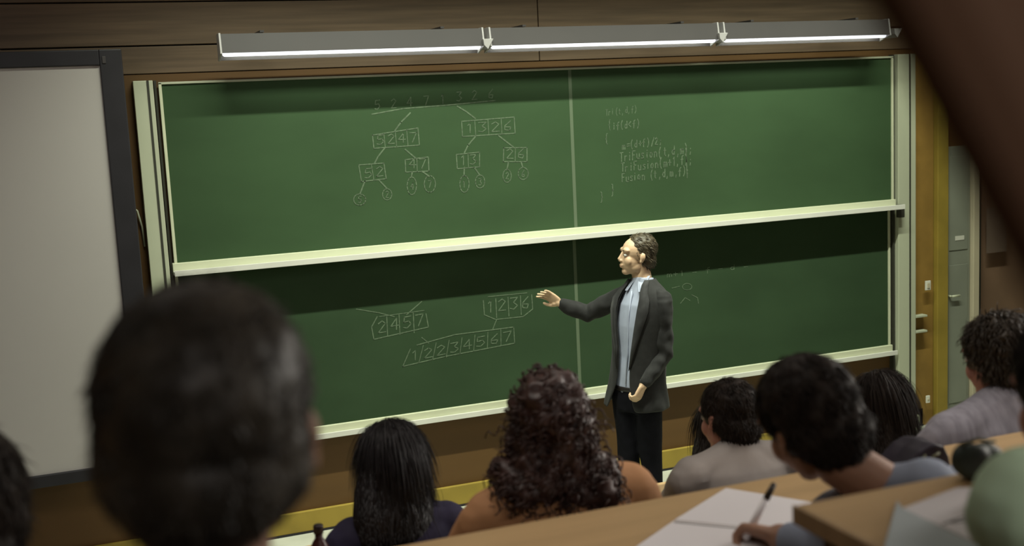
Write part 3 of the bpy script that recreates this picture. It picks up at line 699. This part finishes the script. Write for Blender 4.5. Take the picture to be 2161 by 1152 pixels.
for s_, e_, w_ in ((shR, elR, wrR), (shL, elL, wrL)): g.tube([s_, s_.lerp(e_, .4), e_, e_.lerp(w_, .35), w_], [.052, .046, .038, .036, .026], n=12)
hand(g, wrR, (LP(1130, 606, .20)-wrR), V((0, 0, -1))*.5-hf*.6, side=-1, curl=.22, size=1.02, spread=.20)
hand(g, wrL, (LP(1340, 850, -.22)-wrL), hf*.4-hr*.5, side=1, curl=.75, size=1.02)
ankR = LP(1333, 1045, .06); ankL = LP(1382, 1060, -.04); ankR.z = ankL.z = .09
hR = hipl+bs*.09+V((0, 0, -.04)); hL = hipl-bs*.09+V((0, 0, -.04))
knR = LP(1326, 935, .04); knL = LP(1372, 940, -.05)
for h_, k_, a_ in ((hR, knR, ankR), (hL, knL, ankL)):
    g.tube([h_, h_.lerp(k_, .5), k_, k_.lerp(a_, .3), a_], [.085, .074, .055, .054, .036], n=12)
    g.tube([a_-bf*.04+V((0, 0, -.05)), a_+bf*.16+V((0, 0, -.06))], [.034, .028], n=10)
mk('body', fuse(g, .004, 6), 'skinl', LR, True)

for s in (-1, 1):
    e = mk('eye', G().ell((s*.031, .0725, .009), (.0125, .0120, .0085), TL, 14, 8), 'eye', LR, True)
    mk('iris', G().ell((s*.031, .0835, .009), (.0052, .0018, .0052), TL, 10, 6), 'iris', e, True)
    mk('eyebrow', G().tube([(s*.014, .0865, .033), (s*.030, .0855, .038), (s*.048, .077, .034)], [.0022, .0026, .0015], TL, 6), 'hlect', LR, True)
mk('lips', G().ell((0, .0885, -.056), (.018, .0075, .005), TL, 12, 8), 'lip', LR, True)
sh = [((0, -.034, .047), (.082, .092, .087)), ((0, -.056, -.018), (.070, .062, .066)), ((.056, -.038, .020), (.023, .040, .045)), ((-.056, -.038, .020), (.023, .040, .045))]
g = G()
for c_, r_ in sh: g.ell(c_, r_, TL, 24, 14)
h = fuse(g, .005, 4, .006, 40)
strands(h, sh, TL, 1800, .03, .0035, (0, -.8, -.5), .2, .25, lambda p: not (p.y > .03 and p.z < .09) and not (p.z < -.04 and p.y > -.03))
mk('hair', h, 'hlect', LR, True)
# shirt
g = G(); g.loft([(c(-.06), .168, .122), (c(.0), .172, .124), (c(.3), .160, .118), (c(.6), .180, .130), (c(.8), .184, .120), (c(.92), .13, .092), (c(1.0), .080, .074)], bs, bf, 28)
g.tube([c(.97), c(1.045)-bf*.004], [.078, .070], n=18, ball=False)
for w_, e_ in ((wrR, elR), (wrL, elL)): g.tube([w_.lerp(e_, .45), w_.lerp(e_, .05)], [.036, .037], n=14, ball=False)
mk('shirt', fuse(g, .007, 2, .004, 10), 'lshirt', LR, True)
for s in (-1, 1):   # collar points
    q0 = c(1.035)+bf*.066; q1 = c(1.06)-bs*(-s)*.066+bf*.01; tip = c(.93)+bf*.10+bs*s*.045
    mk('collar', G().prism([q0+bs*s*.010, q1, tip+bs*s*.02, tip], -bf*.005+V((0, 0, .003))), 'lshirt', LR)
mk('placket', G().tube([c(.94)+bf*.112, c(.7)+bf*.132, c(.35)+bf*.124, c(.05)+bf*.125], .005, n=6), 'lshirt', LR, True)
mk('belt', G().loft([(c(-.015), .176, .130), (c(.025), .176, .130)], bs, bf, 28), 'shoe', LR, True)
# trousers and shoes
g = G(); g.loft([(c(-.22), .15, .115), (c(-.1), .172, .127), (c(.01), .172, .126)], bs, bf, 24)
for h_, k_, a_ in ((hR, knR, ankR), (hL, knL, ankL)): g.tube([h_, h_.lerp(k_, .5), k_, k_.lerp(a_, .5), a_+V((0, 0, -.03))], [.100, .092, .078, .070, .064], n=16)
mk('trousers', fuse(g, .01, 2, .010, 10, (1, 1, .5)), 'trouser', LR, True)
for a_ in (ankR, ankL):
    mk('shoe', fuse(G().tube([a_-bf*.05+V((0, 0, -.045)), a_+bf*.06+V((0, 0, -.042)), a_+bf*.17+V((0, 0, -.055))], [.042, .042, .034], n=12), .008, 2), 'shoe', LR, True)
# jacket: open sheet around the torso, sleeves, lapels
secs = [(-.19, .232, .178, 34, 26), (-.08, .220, .163, 26, 19), (.05, .200, .148, 17, 12), (.2, .192, .145, 17, 11), (.4, .190, .145, 20, 14), (.6, .204, .152, 25, 18), (.75, .214, .148, 26, 20), (.86, .205, .130, 26, 21), (.93, .165, .108, 27, 22), (.985, .105, .088, 32, 30), (1.03, .080, .074, 44, 42)]
n = 40; rows = []
for t, rx, ry, gr, gl in secs:
    row = []
    for i in range(n+1):
        a = math.radians(90-gl)-(math.radians(360-gl-gr))*i/n   # start on his left of the opening, round the back, to his right
        wv = .006*math.sin(i*1.3+t*9) if t < .9 else 0
        p = c(t)+bs*(-math.cos(a))*(rx+wv)*-1*-1+bf*math.sin(a)*(ry+wv)
        row.append(p)
    rows.append(row)
gj = G(); vv = [p for r_ in rows for p in r_]; ff = []
for k in range(len(rows)-1):
    for i in range(n): ff.append((k*(n+1)+i, k*(n+1)+i+1, (k+1)*(n+1)+i+1, (k+1)*(n+1)+i))
gj.add(vv, ff)
j = mk('jacket', gj, 'jacket', LR, True)
so = j.modifiers.new('solid', 'SOLIDIFY'); so.thickness = .012; so.offset = 0
su = j.modifiers.new('sub', 'SUBSURF'); su.levels = 1; su.render_levels = 1
for s_, e_, w_ in ((shR, elR, wrR), (shL, elL, wrL)):
    g = G(); g.tube([s_, s_.lerp(e_, .35), s_.lerp(e_, .75), e_, e_.lerp(w_, .4), e_.lerp(w_, .88)], [.070, .067, .061, .059, .053, .045], n=18)
    g.ell(s_.lerp(c(.86), .30)+V((0, 0, .0)), (.078, .078, .066))
    g.tube([c(.97)+V((0, 0, -.01)), s_.lerp(c(.95), .4), s_], [.06, .062, .066], n=16)
    mk('jacket_sleeve', fuse(g, .008, 2, .010, 16), 'jacket', LR, True)
for s, gap in ((1, 1), (-1, 0)):   # lapels folded outwards
    pts = []
    for (t, rx, ry, gr, gl) in secs[3:]:
        gp = math.radians(gr if s > 0 else gl)
        e = c(t)+bs*s*math.sin(gp)*(rx+.012)+bf*math.cos(gp)*(ry+.012); wd = {.2: .004, .4: .03, .6: .055, .75: .075, .86: .07, .93: .05, .985: .04, 1.03: .03}[t]
        g2 = gp+wd/max(rx, .09); e2 = c(t)+bs*s*math.sin(g2)*(rx+.016)+bf*math.cos(g2)*(ry+.016); pts.append((e, e2))
    g = G(); v_ = [q for pr in pts for q in pr]; g.add(v_, [(2*i, 2*i+1, 2*i+3, 2*i+2) for i in range(len(pts)-1)])
    lp = mk('lapel', g, 'lapel', LR, True); so = lp.modifiers.new('s', 'SOLIDIFY'); so.thickness = .006; so.offset = 0
# flap of the open jacket front on his right side
# ================================================================ THINGS ON THE DESKS
def sheet(name, pix, z, m, label, cat, th=.002, group=None):
    pts = [Pz(a, b, z) for a, b in pix]
    return tag(mk(name, G().prism(pts, (0, 0, th)), m), label, cat, group)
zs = z3+.001
nbk = empty('notebook', tuple(Pz(1560, 1100, z3)), 'open white notebook under the writing hand of the blue-shirted man', 'notebook')
def page(pix, th, m='paper'):
    pts = [Pz(a, b, z3+.001) for a, b in pix]; return mk('page', G().prism(pts, (0, 0, th)), m, nbk)
page([(1532, 1033), (1770, 1072), (1690, 1127), (1424, 1100)], .004)
page([(1422, 1103), (1690, 1129), (1590, 1200), (1318, 1175)], .005)
mk('spine', G().tube([Pz(1423, 1102, z3+.006), Pz(1690, 1128, z3+.006)], .0015, n=6), 'ink', nbk)
# pen
pa, pb = Pz(1571, 1139, z3+.012), P(1632, 1024, (Pz(1571, 1139, z3)-CAM).dot(_f)-.02)
PN = empty('pen', tuple(pa), 'white pen with dark end held in the writing hand', 'pen')
mk('barrel', G().tube([pa.lerp(pb, .06), pa.lerp(pb, .72)], .0078, n=12), 'pen', PN, True)
mk('tip', G().tube([pa, pa.lerp(pb, .06)], [.001, .004], n=10, ball=False), 'pen', PN, True)
tag(mk('pen_cap', G().tube([pa.lerp(pb, .72), pa.lerp(pb, 1)], [.0072, .0062], n=12), 'penc', PN, True), 'dark end of the pen')
# near desk papers
nb2 = empty('drawing_sheets', tuple(Pz(2050, 1090, z4)), 'white paper with a small pencil drawing on the bottom right desk', 'paper')
mk('page', G().prism([Pz(a, b, z4+.001) for a, b in ((1905, 1076), (2020, 1032), (2190, 1030), (2290, 1090), (2190, 1210))], (0, 0, .003)), 'paper', nb2)
g = G()
for a, b in (((1990, 1106), (2030, 1092)), ((2030, 1092), (2052, 1086)), ((2010, 1102), (2040, 1098)), ((2035, 1100), (2060, 1095)), ((2052, 1086), (2046, 1100)), ((2040, 1104), (2066, 1100))):
    g.tube([Pz(*a, z4+.0045), Pz(*b, z4+.0045)], .0012, n=5)
mk('pencil_drawing', g, 'ink', nb2)
tag(mk('folder', G().prism([Pz(a, b, z4+.001) for a, b in ((1893, 1062), (1907, 1080), (2180, 1215), (1850, 1215))], (0, 0, .006)), 'blueb', bevel=.002), 'pale blue folder lying beside the drawing on the near desk', 'folder')
# pencil case
pc = Pz(2048, 1012, z4); PC = empty('pencil_case', tuple(pc), 'dark green rounded pencil case on the bottom right desk', 'case')
mk('pouch', fuse(G().ell(pc+V((.0, .0, .032)), (.034, .03, .031)).ell(pc+V((.035, .01, .028)), (.035, .028, .027)), .005, 3, .006, 30), 'case', PC, True)
mk('zip', G().tube([pc+V((-.02, 0, .062)), pc+V((.02, .005, .064)), pc+V((.06, .012, .052))], .003, n=6), 'strap', PC, True)
# black bag on the fourth row desk
b0 = Pz(1930, 992, z3); BG = empty('bag', tuple(b0), 'small black bag on the desk between striped shirt and writing man', 'bag')
R = []
pr = [(-.085, 0), (.075, 0), (.072, .025), (.058, .060), (.020, .068), (-.02, .058), (-.055, .028)]
R = [[b0+V((x*(1-e*.12), y, max(.001, zc*(1-e*.2)))) for x, zc in pr] for y, e in ((-.04, 1), (-.025, 0), (.05, 0), (.065, 1))]
mk('bag_body', fuse(G().prism([b0+V((x, -.04, z_+.002)) for x, z_ in pr], (0, .10, 0)), .005, 5, .006, 24), 'bag', BG, True)
tag(mk('strap', G().tube([b0+V((-.055, -.042, .012)), b0+V((-.02, -.048, .035)), b0+V((-.01, -.048, .05))], .004, n=8).tube([b0+V((.0, -.046, .02)), b0+V((.012, -.05, .045)), b0+V((.03, -.048, .05))], .004, n=8), 'strap', BG, True), 'olive strap')
# maroon bottle on the third row desk
zb = RZ(2)+.73; pbt = V(Pz(657, 1172, zb)); pbt.y = max(min(pbt.y, RY(2)-.06), RY(2)-.32)
BT = empty('bottle', tuple(pbt), 'small dark maroon bottle right of the foreground head', 'bottle')
mk('bottle_body', G().loft([(pbt+V((0, 0, zc)), r_, r_) for zc, r_ in ((.001, .024), (.01, .027), (.07, .027), (.09, .018), (.10, .011), (.115, .011))], (1, 0, 0), (0, 1, 0), 20), 'bottle', BT, True)
mk('bottle_cap', G().loft([(pbt+V((0, 0, zc)), r_, r_) for zc, r_ in ((.115, .014), (.135, .014), (.138, .012))], (1, 0, 0), (0, 1, 0), 16), 'cap', BT, True)
# dark timber brace near the camera, at the top right
TB = empty('timber_brace', (0, 0, 0), 'dark brown blurred timber brace across the top right corner', 'beam')
e0 = P(1785, -210, .34); e1 = P(2350, 850, .34); off = P(2260, -250, .34)-P(1905, 0, .34)
ax = (e1-e0).normalized(); nrm = (off-ax*off.dot(ax)).normalized()
a0 = e0; a1 = e1
TB.location = a1
mk('brace', G().prism([a0, a1, a1+nrm*.22, a0+nrm*.22], _f*.04), 'timber', TB, bevel=.018)
pw = a1+nrm*.10
mk('post', G().box((pw.x-.03, pw.y-.06, RZ(5)), (pw.x+.09, pw.y+.06, 4.4)), 'timber', TB, bevel=.01)
